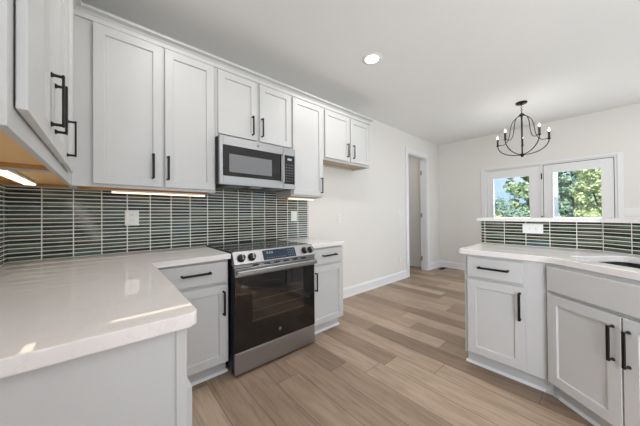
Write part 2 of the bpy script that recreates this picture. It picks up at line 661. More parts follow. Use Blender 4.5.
baseboard('baseboard_range', (1.232, 0, 0), (3.604, 0, 0), (0, -1))
baseboard('baseboard_corner', (4.533, 0, 0), (XF, 0, 0), (0, -1))
baseboard('baseboard_far', (XF, 0, 0), (XF, -0.838, 0), (-1, 0))
baseboard('baseboard_patio', (XF, -2.668, 0), (XF, YB, 0), (-1, 0))
# casing and jambs of the opening
CW = 0.086
struct(MB().box(OX0 - CW, OX0 + 0.004, -0.018, 0, 0, OZ + CW, 0.003).box(OX1 - 0.004, OX1 + CW, -0.018, 0, 0, OZ + CW, 0.003)
       .box(OX0 + 0.004, OX1 - 0.004, -0.018, 0, OZ - 0.004, OZ + CW, 0.003).build('trim_1', M['trim']))
dj = struct(MB().box(OX0, OX0 + 0.018, 0.0, 0.125, 0, OZ).box(OX1 - 0.018, OX1, 0.0, 0.125, 0, OZ).box(OX0 + 0.018, OX1 - 0.018, 0.0, 0.125, OZ - 0.018, OZ).build('door_2', M['trim']))
hg = MB()
for z in (0.25, 1.17, 2.08):
    hg.box(OX1 - 0.0205, OX1 - 0.017, 0.088, 0.122, z - 0.045, z + 0.045)
hg.build('hinge', M['steel'], dj)

# ------------------------------------------------------------------ patio doors
# casing
struct(MB().box(XF - 0.018, XF, DY1, DY1 + 0.07, 0, DZ + 0.035, 0.003).box(XF - 0.018, XF, DY0 - 0.06, DY0, 0, DZ + 0.035, 0.003)
       .box(XF - 0.018, XF, DY0, DY1, DZ, DZ + 0.035, 0.003).build('trim_2', M['trim']))
d1 = MB().box(XF, XF + 0.11, DY1 - 0.028, DY1, 0, DZ).box(XF, XF + 0.11, DY0, DY0 + 0.026, 0, DZ)
d1.box(XF, XF + 0.11, DY0 + 0.026, DY1 - 0.028, DZ - 0.02, DZ).box(XF - 0.004, XF + 0.11, -1.777, -1.745, 0, DZ - 0.02).box(XF, XF + 0.11, DY0 + 0.026, DY1 - 0.028, 0, 0.03)
door1 = struct(d1.build('door_1', M['trim']))
MB().box(XF + 0.016, XF + 0.03, -2.580, -2.560, 0.03, DZ - 0.02).box(XF + 0.016, XF + 0.03, -1.792, -1.777, 0.03, DZ - 0.02).box(XF + 0.016, XF + 0.03, -2.560, -1.792, DZ - 0.045, DZ - 0.02).build('weatherstrip', M['darkgap'], door1)


def leaf(y0, y1, z1, gy0, gy1, gz1, wx):
    m = MB()
    z0, gz0 = 0.035, 0.26
    a, b = XF + 0.014 + wx, XF + 0.055 + wx
    m.box(a, b, y0, gy0, z0, z1, 0.002).box(a, b, gy1, y1, z0, z1, 0.002)
    m.box(a, b, gy0, gy1, gz1, z1, 0.002).box(a, b, gy0, gy1, z0, gz0, 0.002)
    # glazing bead
    t = 0.022
    c = a - 0.008
    m.box(c, a, gy0 - t, gy0, gz0 - t, gz1 + t, 0.003).box(c, a, gy1, gy1 + t, gz0 - t, gz1 + t, 0.003)
    m.box(c, a, gy0, gy1, gz1, gz1 + t, 0.003).box(c, a, gy0, gy1, gz0 - t, gz0, 0.003)
    lf = m.build('door_leaf', M['trim'], door1)
    MB().box(a + 0.016, a + 0.022, gy0, gy1, gz0, gz1).build('pane', M['pane'], lf)
    return lf


leaf(-1.743, -0.940, DZ - 0.024, -1.590, -1.046, 1.875, 0.0)
lf2 = leaf(-2.573, -1.784, DZ - 0.028, -2.448, -1.907, 1.890, -0.006)
hb = MB()
for z in (0.3, 1.1, 1.84):
    hb.lathe([(0.008, -0.05), (0.008, 0.05)], (XF - 0.012, -1.761, z), 10)
hb.build('hinge', M['hinge'], door1)

# four-gang switch by the patio door, and small plates on the range wall
def plate(name, label, loc, rz, w, h, kind, group=None):
    t = thing(name, label, 'outlet' if kind == 'outlet' else 'switch', loc, rz, group)
    MB().box(-w / 2, w / 2, -0.006, 0, -h / 2, h / 2, 0.002).build('cover_plate', M['plate'], t)
    if kind == 'outlet':
        vertical = h > w * 0.8
        for k in (-1, 1):
            g = MB()
            cx, cz = (0, k * 0.021) if vertical else (k * 0.021, 0)
            g.box(cx - 0.017, cx + 0.017, -0.0085, -0.004, cz - 0.0145, cz + 0.0145, 0.003)
            for q in (-1, 1):
                s = MB()
                if vertical:
                    s.box(cx + q * 0.006 - 0.0012, cx + q * 0.006 + 0.0012, -0.0092, -0.008, cz - 0.003, cz + 0.005)
                else:
                    s.box(cx - 0.003, cx + 0.005, -0.0092, -0.008, cz + q * 0.006 - 0.0012, cz + q * 0.006 + 0.0012)
                s.build('slot', M['slot'], t)
            g.build('receptacle', M['plate'], t)
    else:
        n = max(1, round(w / 0.05) - (1 if w > 0.06 else 0))
        for k in range(n):
            cx = (k - (n - 1) / 2) * 0.046
            MB().box(cx - 0.0165, cx + 0.0165, -0.0095, -0.004, -0.033, 0.033, 0.002).build('rocker', M['plate'], t)
    return t


plate('light_switch', 'white four-gang wall switch plate right of the patio doors', (XF, -2.735, 1.205), -PI / 2, 0.21, 0.115, 'switch')
plate('light_switch', 'white wall switch plate just left of the cased opening', (3.375, 0, 1.20), 0, 0.072, 0.115, 'switch')
plate('wall_outlet', 'white outlet plate low on the wall left of the cased opening', (3.375, 0, 0.377), 0, 0.072, 0.115, 'outlet')
plate('wall_outlet', 'white outlet plate on the bare wall of the fridge alcove', (1.802, 0, 1.15), 0, 0.072, 0.115, 'outlet')

# ------------------------------------------------------------------ tiled backsplashes
TZ0 = 0.914
mt = m_tile('glass_tile', -1.1690, TZ0 + 0.0005)
bs = MB().box(XL + 0.012, 1.237, -0.011, -0.001, TZ0, 1.415).box(0.005, 0.770, -0.011, -0.001, 1.415, 1.47).build('backsplash', mt)
tag(bs, 'long green-grey glass tile backsplash behind the range and left counter', 'backsplash')
bs2 = MB().box(0, 1.633, -0.011, -0.001, 0, 0.501).build('backsplash', m_tile('glass_tile_side', 0.05, 0.0005), loc=(XL, -1.635, TZ0), rz=PI / 2)
tag(bs2, 'green-grey glass tile strip on the left wall at the photo edge', 'backsplash')

# ------------------------------------------------------------------ cabinets
def pull(parent, x, z, L, vert, yf):
    """black bar pull on a front at y = yf (front towards -y)"""
    m = MB()
    s, sw = 0.0034, 0.0078
    h = L / 2
    yo = yf - 0.029
    for k in (-1, 1):
        px, pz = (x, z + k * (h - 0.006)) if vert else (x + k * (h - 0.006), z)
        m.lathe([(0.0085, 0.0), (0.0085, -0.003), (0.0052, -0.007), (0.0048, -0.029)], (px, yf, pz), 10, 'Y')
    if vert:
        m.box(x - sw, x + sw, yo - s, yo + s, z - h, z + h, 0.002)
    else:
        m.box(x - h, x + h, yo - s, yo + s, z - sw, z + sw, 0.002)
    return m.build('handle', M['black'], parent)


def front(t, kind, x0, x1, z0, z1, yfr, hpos=None, hl=0.172):
    """door or drawer front lying on the face frame plane yfr"""
    m = MB()
    yb, yf = yfr - 0.0035, yfr - 0.0225
    if kind == 'door':
        m.shaker(x0, x1, yb, yf, z0, z1)
    else:
        m.box(x0, x1, yf, yb, z0, z1, 0.003)
    d = m.build(kind, M['paint'], t)
    if hpos:
        pull(d, hpos[0], hpos[1], hl, hpos[2], yf)
    return d


def base_cabinet(label, loc, rz, w, depth, fronts, group, end=None, ktrim=(0.0, 0.0)):
    t = thing('base_cabinet', label, 'cabinet', loc, rz, group)
    if 'sink' in label:
        b = MB().box(0, w, -depth, -depth + 0.019, 0.105, 0.874, 0.001).box(0, 0.016, -depth + 0.019, -0.004, 0.105, 0.874).box(w - 0.016, w, -depth + 0.019, -0.004, 0.105, 0.874)
        b.box(0.016, w - 0.016, -depth + 0.019, -0.004, 0.105, 0.121)
    else:
        b = MB().box(0, w, -depth, -0.004, 0.105, 0.874, 0.001)
    b.build('body', M['paint'], t)
    kx0, kx1 = 0.0 + ktrim[0], w - ktrim[1]
    MB().box(kx0, kx1, -depth + 0.060, -depth + 0.075, 0, 0.105).box(kx0, kx0 + 0.015, -depth + 0.075, -0.01, 0, 0.105).box(kx1 - 0.015, kx1, -depth + 0.075, -0.01, 0, 0.105).build('toe_kick', M['paint'], t)
    pr = [Vector((0, 0.0, 0)), Vector((0, -0.015, 0)), Vector((0, -0.014, 0.009)), Vector((0, -0.008, 0.016)), Vector((0, 0, 0.018))]
    MB().extrude_profile(pr, (kx0 - 0.012, -depth + 0.060, 0), (kx1 + 0.012, -depth + 0.060, 0)).build('shoe_molding', M['trim'], t)
    for f in fronts:
        front(t, f[0], f[1], f[2], f[3], f[4], -depth, *(f[5:]))
    return t


GB = 'white base cabinets'
# left of the range
base_cabinet('white base cabinet with one drawer and door, left of the range', (-0.497, 0, 0), 0, 0.494, 0.602,
             [('drawer', 0.055, 0.480, 0.708, 0.858, (0.268, 0.791, False), 0.19),
              ('door', 0.055, 0.480, 0.117, 0.687, (0.452, 0.555, True), 0.176)], GB, ktrim=(0.05, 0))
# right of the range
base_cabinet('narrow white base cabinet right of the range, by the bare wall', (0.779, 0, 0), 0, 0.450, 0.602,
             [('drawer', 0.014, 0.442, 0.708, 0.858, (0.243, 0.789, False), 0.19),
              ('door', 0.014, 0.442, 0.117, 0.687, (0.058, 0.546, True), 0.176)], GB, ktrim=(0, 0.012))
# left arm, its end panel facing the camera
arm = base_cabinet('white base cabinet run under the left counter arm, plain end panel facing out', (XL + 0.004, -1.645, 0), PI / 2, 1.042, 0.650,
                   [('door', 0.022, 0.365, 0.117, 0.668), ('door', 0.375, 0.718, 0.117, 0.668)], GB)
MB().box(-0.006, 0.0, -0.622, -0.004, 0.0, 0.874).build('end_panel', M['paint'], arm)
MB().box(-0.012, 0.0, -0.651, -0.622, 0.0, 0.874, 0.002).build('corner_post', M['paint'], arm)

# peninsula
TH = math.radians(38)
PXF = 1.468
base_cabinet('white peninsula end cabinet with one drawer over one door', (PXF + 0.565, -1.730, 0), -PI / 2, 0.485, 0.565,
             [('drawer', 0.025, 0.372, 0.708, 0.856, (0.198, 0.787, False), 0.19),
              ('door', 0.025, 0.379, 0.120, 0.687, (0.351, 0.556, True), 0.188)], GB, ktrim=(0.0, 0.012))
dv = Vector((-math.sin(TH), -math.cos(TH), 0))
nv = Vector((math.cos(TH), -math.sin(TH), 0))
C0 = Vector((PXF, -2.216, 0))
org = C0 + nv * 0.50
base_cabinet('white angled sink base with two doors under a plain false front', org, -PI / 2 - TH, 0.80, 0.50,
             [('drawer', 0.020, 0.778, 0.700, 0.852),
              ('door', 0.022, 0.395, 0.120, 0.680, (0.364, 0.540, True), 0.178),
              ('door', 0.403, 0.776, 0.120, 0.680, (0.426, 0.536, True), 0.178)], GB, ktrim=(0.021, 0))

# mitred toe-kick trim where the two peninsula fronts meet
kc = Vector((PXF + 0.0595, C0.y - 0.0595 * math.tan(TH / 2), 0))
ka, kb_ = kc + Vector((0, 0.036, 0)), kc + dv * 0.046
struct(MB().prism([(ka.x, ka.y), (kc.x, kc.y), (kb_.x, kb_.y), (kb_.x + nv.x * 0.012, kb_.y + nv.y * 0.012), (kc.x + 0.013, kc.y - 0.0045), (ka.x + 0.012, ka.y)], 0, 0.105)
       .prism([(ka.x - 0.015, ka.y), (kc.x - 0.015, kc.y + 0.0052), (kb_.x - nv.x * 0.015, kb_.y - nv.y * 0.015), (kb_.x, kb_.y), (kc.x, kc.y), (ka.x, ka.y)], 0, 0.016).build('trim_3', M['paint']))

# ------------------------------------------------------------------ countertops
def arc(cx, cy, r, a0, a1, n=6):
    return [(cx + r * math.cos(math.radians(a0 + (a1 - a0) * i / n)), cy + r * math.sin(math.radians(a0 + (a1 - a0) * i / n))) for i in range(n + 1)]


CT0, CT1 = 0.875, 0.914
r = 0.022
poly = [(XL + 0.013, -0.0125), (XL + 0.013, -1.680)] + arc(-0.4925 - r, -1.680 + r, r, -90, 0) + [(-0.4925, -0.648), (0.002, -0.648), (0.002, -0.0125)]
tag(MB().prism(poly, CT0, CT1, 0.005, 3).build('countertop', M['quartz']), 'L-shaped white quartz countertop in the left foreground corner', 'countertop', 'quartz countertops')
poly = [(0.778, -0.648)] + arc(1.234 - 0.012, -0.648 + 0.012, 0.012, -90, 0, 4) + [(1.234, -0.0125), (0.778, -0.0125)]
tag(MB().prism(poly, CT0, CT1, 0.005, 3).build('countertop', M['quartz']), 'small white quartz countertop right of the range', 'countertop', 'quartz countertops')

# peninsula top with the sink cut out
TX = 2.07                                   # tile face of the raised bar wall
CF = Vector((1.440, -2.2275, 0))             # front corner
TC = Vector((TX, -2.460, 0))                # corner of the tile wall
LD = 1.75
PE = -1.695
def dl(a, d):
    p = CF + dv * a + nv * d
    return (p.x, p.y)
SA0, SA1, SD0, SD1 = 0.004, 0.740, 0.116, 0.497
rr = 0.018
outer = [(TX - 0.0125, PE)] + [(1.440 + rr, PE)] + arc(1.440 + rr, PE - rr, rr, 90, 180, 5)[1:] + [(CF.x, CF.y + 0.05)]
P0, P1, P2 = Vector((CF.x, CF.y + 0.05)), Vector((CF.x, CF.y)), Vector(dl(0.05, 0))
for i in range(1, 6):
    s = i / 6
    q = P0 * (1 - s) ** 2 + P1 * 2 * s * (1 - s) + P2 * s * s
    outer.append((q.x, q.y))
outer += [dl(0.05, 0), dl(LD, 0)]
tcs = (TC - CF).dot(nv)
tca = (TC - CF).dot(dv)
tilt = tcs - 0.0125
outer += [dl(LD, tilt)]
# inner corner at the tile
k = Vector(dl(0, tilt))
t_ = (k.x - (TX - 0.0125)) / math.sin(TH)
ic = (k.x - math.sin(TH) * t_, k.y - math.cos(TH) * t_)
outer += [ic]


def rrect(a0, a1, d0, d1, r, n=5):
    pts = []
    for (ca, cd_, s0) in ((a1 - r, d1 - r, 0), (a0 + r, d1 - r, 90), (a0 + r, d0 + r, 180), (a1 - r, d0 + r, 270)):
        for i in range(n + 1):
            an = math.radians(s0 + 90 * i / n)
            pts.append(dl(ca + r * math.cos(an), cd_ + r * math.sin(an)))
    return pts


hole = rrect(SA0, SA1, SD0, SD1, 0.055)


def holed_prism(outer, hole, z0, z1):
    mb = MB()
    bm = mb.bm
    for z in (z0, z1):
        vo = [bm.verts.new((p[0], p[1], z)) for p in outer]
        vh = [bm.verts.new((p[0], p[1], z)) for p in hole]
        es = [bm.edges.new((vo[i], vo[(i + 1) % len(vo)])) for i in range(len(vo))]
        es += [bm.edges.new((vh[i], vh[(i + 1) % len(vh)])) for i in range(len(vh))]
        rf = bmesh.ops.triangle_fill(bm, edges=es, use_beauty=True, use_dissolve=False)
        for f in [g_ for g_ in rf['geom'] if isinstance(g_, bmesh.types.BMFace)]:
            if all(v in vh for v in f.verts):
                bm.faces.remove(f)
        if z == z0:
            lo, lh = vo, vh
    for A, B in ((lo, vo), (lh, vh)):
        n = len(A)
        for i in range(n):
            j = (i + 1) % n
            bm.faces.new([A[i], A[j], B[j], B[i]])
    bmesh.ops.recalc_face_normals(bm, faces=bm.faces)
    top = [e for e in bm.edges if len(e.link_faces) == 2 and abs(e.verts[0].co.z - e.verts[1].co.z) < 1e-6 and e.calc_face_angle(0) > 1.0]
    bmesh.ops.bevel(bm, geom=top, offset=0.004, segments=2, profile=0.5, affect='EDGES')
    return mb


ct = holed_prism(outer, hole, CT0, CT1).build('countertop', M['quartz'])
tag(ct, 'white quartz countertop on the peninsula, bending around the sink', 'countertop', 'quartz countertops')

# sink: open bowl hung below the top
sk = MB()
bm = sk.bm
lev = [(rrect(SA0 - 0.012, SA1 + 0.012, SD0 - 0.012, SD1 + 0.012, 0.06), 0.866), (rrect(SA0, SA1, SD0, SD1, 0.055), 0.866),
       (rrect(SA0 + 0.004, SA1 - 0.004, SD0 + 0.004, SD1 - 0.004, 0.052), 0.70), (rrect(SA0 + 0.03, SA1 - 0.03, SD0 + 0.03, SD1 - 0.03, 0.04), 0.68)]
rings = [[bm.verts.new((p[0], p[1], z)) for p in ps] for ps, z in lev]
for A, B in zip(rings, rings[1:]):
    for i in range(len(A)):
        j = (i + 1) % len(A)
        bm.faces.new([A[i], A[j], B[j], B[i]])
bm.faces.new(rings[-1])
skt = thing('kitchen_sink', 'dark undermount sink set in the peninsula countertop', 'sink', (0, 0, 0))
so = sk.build('basin', M['sink'], skt)
md = so.modifiers.new('thick', 'SOLIDIFY')
md.thickness = 0.006
md.offset = 1
dp = dl(0.37, 0.29)
MB().lathe([(0.0, 0.683), (0.03, 0.683), (0.043, 0.6845), (0.043, 0.6815)], (dp[0], dp[1], 0.0), 20).build('drain', M['steel'], skt)

# raised bar: pony wall, tile, ledge
PT = 0.13
def bar_poly(d0, d1, end, far=LD):
    """strip following the tile face at offsets d0..d1 behind it"""
    tan = math.tan(TH / 2)
    pts = []
    for d in (d0, d1):
        a = (TX + d, end)
        b = (TX + d, TC.y - d * tan)
        e = TC + dv * far + nv * d
        pts.append([a, b, (e.x, e.y)])
    return pts[0] + pts[1][::-1]


tn = math.tan(TH / 2)
q0, q1 = (TX, TC.y), (TX + PT, TC.y - PT * tn)
e0, e1 = TC + dv * LD, TC + dv * LD + nv * PT
struct(MB().prism([(TX, -1.684), q0, q1, (TX + PT, -1.684)], 0, 1.123).build('wall_bar', M['wall']))
struct(MB().prism([q0, (e0.x, e0.y), (e1.x, e1.y), q1], 0, 1.123).build('wall_angle', M['wall']))
tt = m_tile('glass_tile_bar', 0.029, 0.0005, 0.1535, 0.0272, 0.0019)
b3 = MB().box(0, -1.684 - TC.y - 0.004, -0.0105, -0.001, 0, 0.209).build('backsplash', tt, loc=(TX, -1.684, TZ0), rz=-PI / 2)
tag(b3, 'low green glass tile strip under the bar ledge, end nearest the patio doors', 'backsplash')
b4 = MB().box(0.004, LD - 0.05, -0.0105, -0.001, 0, 0.209).build('backsplash', m_tile('glass_tile_angle', 0.01, 0.0005, 0.160, 0.0272, 0.0019), loc=(TC.x, TC.y, TZ0), rz=-PI / 2 - TH)
tag(b4, 'low green glass tile strip angled behind the sink', 'backsplash')
lg = MB().prism(bar_poly(-0.035, PT + 0.17, -1.655, LD - 0.02), 1.1235, 1.156, 0.004, 2).build('bar_ledge', M['quartz'])
tag(lg, 'white quartz bar ledge capping the tiled wall behind the sink', 'ledge')
plate('wall_outlet', 'white horizontal outlet on the low tile strip behind the peninsula counter', (TX - 0.0107, -2.066, 1.062), -PI / 2, 0.135, 0.080, 'outlet')
plate('wall_outlet', 'white double outlet plate on the tile above the left counter', (-0.541, -0.0112, 1.185), 0, 0.09, 0.122, 'outlet')
plate('light_switch', 'white rocker switch plate on the tile right of the range', (1.017, -0.0112, 1.185), 0, 0.085, 0.122, 'switch')

# ------------------------------------------------------------------ wall cabinets
UD = 0.315


def wall_cabinet(label, loc, rz, w, z0, z1, doors, group, frame_x=None, ends=(True, True), cleat=True):
    t = thing('wall_cabinet', label, 'cabinet', (loc[0], loc[1], z0), rz, group)
    h = z1 - z0
    fx0 = frame_x if frame_x else 0.0
    b = MB()
    s = 0.016
    b.box(0, s, -UD + 0.019, -0.003, 0, h).box(w - s, w, -UD + 0.019, -0.003, 0, h)
    b.box(s, w - s, -0.012, -0.003, 0, h).box(s, w - s, -UD + 0.019, -0.012, h - 0.016, h)
    b.box(0, w, -UD, -UD + 0.019, 0, h, 0.001)
    b.build('body', M['paint'], t)
    u = MB().box(s, w - s, -UD + 0.019, -0.012, 0.024, 0.036)
    u.build('bottom_panel', M['ply_shaded'] if 'fridge' in label else M['ply_lit'], t)
    if cleat:
        MB().box(s, w - s, -0.040, -0.012, 0.006, 0.024).box(s, s + 0.03, -UD + 0.019, -0.04, 0.008, 0.024).box(w - s - 0.03, w - s, -UD + 0.019, -0.04, 0.008, 0.024).build('cleat', M['cleat'], t)
    for d in doors:
        front(t, 'door', d[0], d[1], d[2] - z0, d[3] - z0, -UD, (d[4], d[5] - z0, True), d[6] if len(d) > 6 else 0.176)
    return t


GW = 'white wall cabinets'
ZU, ZT = 1.390, 2.455
uc = wall_cabinet('tall white two-door wall cabinet left of the microwave', (-0.857, 0), 0, 0.859, ZU, ZT,
                  [(0.098, 0.476, 1.410, 2.446, 0.417, 1.556), (0.492, 0.844, 1.410, 2.446, 0.510, 1.552)], GW)
MB().box(0.080, 0.185, -0.29, -0.26, -0.014, 0.0).build('cleat', M['cleat'], uc)
wall_cabinet('short white two-door wall cabinet directly above the microwave', (0.003, 0), 0, 0.770, 1.872, ZT,
             [(0.018, 0.377, 1.896, 2.444, 0.327, 2.025), (0.405, 0.760, 1.896, 2.444, 0.424, 2.028)], GW, cleat=False)
wall_cabinet('tall narrow white single-door wall cabinet right of the microwave', (0.774, 0), 0, 0.447, ZU + 0.005, ZT,
             [(0.012, 0.432, 1.412, 2.440, 0.400, 1.533)], GW)
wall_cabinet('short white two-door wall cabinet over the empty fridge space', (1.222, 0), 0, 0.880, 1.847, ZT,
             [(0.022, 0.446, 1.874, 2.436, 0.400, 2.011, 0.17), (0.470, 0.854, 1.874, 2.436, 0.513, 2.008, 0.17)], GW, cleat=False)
ca = wall_cabinet('white two-door wall cabinet on the left wall, cropped by the photo edge', (XL + 0.001, -1.635), PI / 2, 0.766, ZU, ZT,
                  [(0.044, 0.399, 1.443, 2.446, 0.364, 1.585, 0.176), (0.411, 0.756, 1.443, 2.446, 0.450, 1.582, 0.176)], GW)
MB().box(-0.004, 0.0, -UD + 0.024, -0.004, 0.026, ZT - ZU).build('end_panel', M['paint'], ca)
wall_cabinet('white single-door wall cabinet on the left wall, in the corner', (XL + 0.001, -0.868), PI / 2, 0.862, ZU, ZT,
             [(0.008, 0.350, 1.443, 2.446, 0.048, 1.565, 0.170)], GW)

# crown: frieze and cove, mitred in the corner
def crown_pts(o, z):      # offset in front of the face frame
    return [(0.0, 2.4555), (0.010, 2.4555), (0.010, 2.486), (0.014, 2.490), (0.022, 2.500), (0.038, 2.507), (0.046, 2.509), (0.048, 2.512), (0.048, 2.522), (0.0, 2.522)]


cp = crown_pts(0, 0)
FX, FY = XL + 0.001 + UD, -UD
mb = MB()
secs = []
END = 2.102
for kind in ('start', 'corner', 'end', 'return'):
    ring = []
    for (o_, z) in cp:
        if kind == 'start':
            p = (FX + o_, -1.635, z)
        elif kind == 'corner':
            p = (FX + o_, FY - o_, z)
        elif kind == 'end':
            p = (END + o_, FY - o_, z)
        else:
            p = (END + o_, -0.003, z)
        ring.append(mb.bm.verts.new(p))
    secs.append(ring)
for A, B in zip(secs, secs[1:]):
    for i in range(len(A)):
        j = (i + 1) % len(A)
        mb.bm.faces.new([A[i], A[j], B[j], B[i]])
mb.bm.faces.new(secs[0])
mb.bm.faces.new(secs[-1][::-1])
tag(mb.build('crown_molding', M['paint']), 'white crown molding running along the tops of the wall cabinets', 'molding')


# under-cabinet light bars
def light_bar(label, loc, rz, L, w=0.04):
    t = thing('light_bar', label, 'light', loc, rz, 'under-cabinet light bars')
    MB().box(-L / 2, L / 2, -w / 2, w / 2, 0.008, 0.022, 0.002).build('housing', M['plate'], t)
    MB().box(-L / 2 + 0.004, L / 2 - 0.004, -w / 2 + 0.002, w / 2 - 0.002, 0.0, 0.008, 0.002).build('diffuser', M['led'] if w > 0.04 else M['led_soft'], t)
    return t


light_bar('glowing light bar under the left wall cabinets, at the photo edge', (-1.040, -0.50, 1.388), PI / 2, 0.60, 0.05)
light_bar('thin glowing light bar under the tall cabinet left of the microwave', (-0.36, -0.20, 1.362), 0, 0.62, 0.03)
light_bar('thin glowing light bar under the narrow cabinet right of the microwave', (0.99, -0.20, 1.372), 0, 0.36, 0.03)

# ------------------------------------------------------------------ microwave
mw = thing('microwave', 'stainless over-the-range microwave with dark window above the range', 'microwave', (0.006, 0, 1.457))
X1 = 0.760
MB().box(0.0, X1, -0.375, -0.012, 0.003, 0.408, 0.002).build('body', M['blackplastic'], mw)
h = 0.409
def frame_box(m, x0, x1, y0, y1, z0, z1, a, b, c, d, bev=0.002):
    """picture frame: outer x0..x1,z0..z1 ; inner a..b, c..d"""
    m.box(x0, a, y0, y1, z0, z1, bev).box(b, x1, y0, y1, z0, z1, bev)
    m.box(a, b, y0, y1, z0, c, bev).box(a, b, y0, y1, d, z1, bev)
    return m
dr = frame_box(MB(), 0.0, 0.617, -0.402, -0.376, 0.0, h, 0.030, 0.540, 0.075, 0.332).build('door', M['steel'], mw)
MB().box(0.028, 0.542, -0.4025, -0.380, 0.073, 0.334).build('door_glass', M['bglass'], dr)
MB().box(0.082, 0.488, -0.4035, -0.402, 0.108, 0.262).build('window', M['mwin'], dr)
hd = MB().box(0.594, 0.614, -0.432, -0.422, 0.062, 0.345, 0.003)
hd.box(0.596, 0.612, -0.423, -0.400, 0.072, 0.092, 0.002).box(0.596, 0.612, -0.423, -0.400, 0.315, 0.335, 0.002)
hd.build('handle', M['steel'], dr)
MB().box(0.540, 0.590, -0.4030, -0.4015, 0.073, 0.334).build('door_glass', M['bglass'], dr)
cpn = frame_box(MB(), 0.619, X1, -0.402, -0.376, 0.0, h, 0.625, 0.748, 0.052, 0.334).build('control_panel', M['steel'], mw)
MB().box(0.623, 0.750, -0.4035, -0.380, 0.050, 0.336).build('keypad', M['bglass'], cpn)
for i in range(3):
    for j in range(7):
        MB().box(0.645 + i * 0.033, 0.659 + i * 0.033, -0.4042, -0.4034, 0.075 + j * 0.027, 0.081 + j * 0.027).build('key', M['printing'], cpn)
MB().box(0.665, 0.715, -0.4042, -0.4034, 0.286, 0.306).build('display', M['lcd'], cpn)
MB().lathe([(0.0, -0.4036), (0.013, -0.4036), (0.013, -0.401)], (0.348, 0, 0.372), 20, 'Y').build('emblem', M['printing'], dr)
MB().box(0.05, 0.70, -0.36, -0.03, -0.001, 0.004).build('vent_grille', M['blackplastic'], mw)
for x in (0.10, 0.52):
    MB().box(x, x + 0.15, -0.345, -0.17, -0.004, 0.0).build('grease_filter', M['steel'], mw)
MB().box(0.31, 0.42, -0.345, -0.28, -0.004, 0.0).build('lamp_lens', M['plate'], mw)

# ------------------------------------------------------------------ range
rg = thing('range', 'stainless slide-in electric range with black glass oven door', 'range', (0.011, 0, 0))
RW = 0.762
MB().box(0.0, RW, -0.640, -0.015, 0.03, 0.905, 0.002).box(0.004, RW - 0.004, -0.668, -0.640, 0.04, 0.80).build('body', M['blackplastic'], rg)
MB().box(0.002, RW - 0.002, -0.640, -0.012, 0.905, 0.921, 0.004, 2).build('cooktop', M['cooktop'], rg)
# sloping control panel
prof = [Vector((0, -0.635, 0.923)), Vector((0, -0.652, 0.922)), Vector((0, -0.694, 0.832)), Vector((0, -0.690, 0.822)), Vector((0, -0.635, 0.822))]
cp_ = MB().extrude_profile(prof, (0, 0, 0), (RW, 0, 0)).build('control_panel', M['steel'], rg)
pn = Vector((0, -(0.922 - 0.832), -(0.694 - 0.652))).normalized()      # outward
pn = Vector((0, -0.9063, 0.4226)).normalized()
def on_panel(x, z, off):
    s = (0.922 - z) / 0.09
    return Vector((x, -0.652 - 0.042 * s, z)) + pn * off
ds = MB()
def panel_quad(mb, x0, x1, z0, z1, t0, t1):
    vs = [mb.bm.verts.new(on_panel(x, z, o_)) for o_ in (t0, t1) for (x, z) in ((x0, z0), (x1, z0), (x1, z1), (x0, z1))]
    for q in ((0, 1, 2, 3), (7, 6, 5, 4), (0, 4, 5, 1), (1, 5, 6, 2), (2, 6, 7, 3), (3, 7, 4, 0)):
        mb.bm.faces.new([vs[i] for i in q])
    return mb
disp = panel_quad(ds, 0.240, 0.555, 0.838, 0.912, -0.002, 0.0012)
dso = disp.build('display', plain('blue_black_glass', (30, 52, 68), 0.12), cp_)
for i in range(3):
    panel_quad(MB(), 0.275 + i * 0.022, 0.289 + i * 0.022, 0.884, 0.900, 0.001, 0.0018).build('digit', M['printing'], dso)
for i in range(9):
    panel_quad(MB(), 0.270 + i * 0.021, 0.279 + i * 0.021, 0.850, 0.854, 0.001, 0.0018).build('key', M['printing'], dso)
for i in range(4):
    for j in range(3):
        panel_quad(MB(), 0.478 + i * 0.018, 0.484 + i * 0.018, 0.852 + j * 0.019, 0.859 + j * 0.019, 0.001, 0.0018).build('key', M['printing'], dso)
for x in (0.058, 0.143, 0.652, 0.718):
    k0 = MB()
    c = on_panel(x, 0.874, 0)
    rot = pn.to_track_quat('Z', 'Y').to_matrix().to_4x4()
    k0.lathe([(0.030, 0.0), (0.030, 0.006), (0.027, 0.010), (0.0245, 0.012), (0.0235, 0.030), (0.021, 0.033), (0.0, 0.033)], (0, 0, 0), 22)
    bmesh.ops.transform(k0.bm, matrix=Matrix.Translation(c) @ rot, verts=k0.bm.verts)
    kn = k0.build('knob', M['blackplastic'], rg)
    k1 = MB().lathe([(0.0305, 0.0008), (0.0320, 0.0035), (0.0290, 0.0062)], (0, 0, 0), 22)
    k1.box(-0.0045, 0.0045, -0.021, 0.021, 0.0325, 0.040, 0.002)
    bmesh.ops.transform(k1.bm, matrix=Matrix.Translation(c) @ rot, verts=k1.bm.verts)
    k1.build('trim_ring', M['steel'], kn)
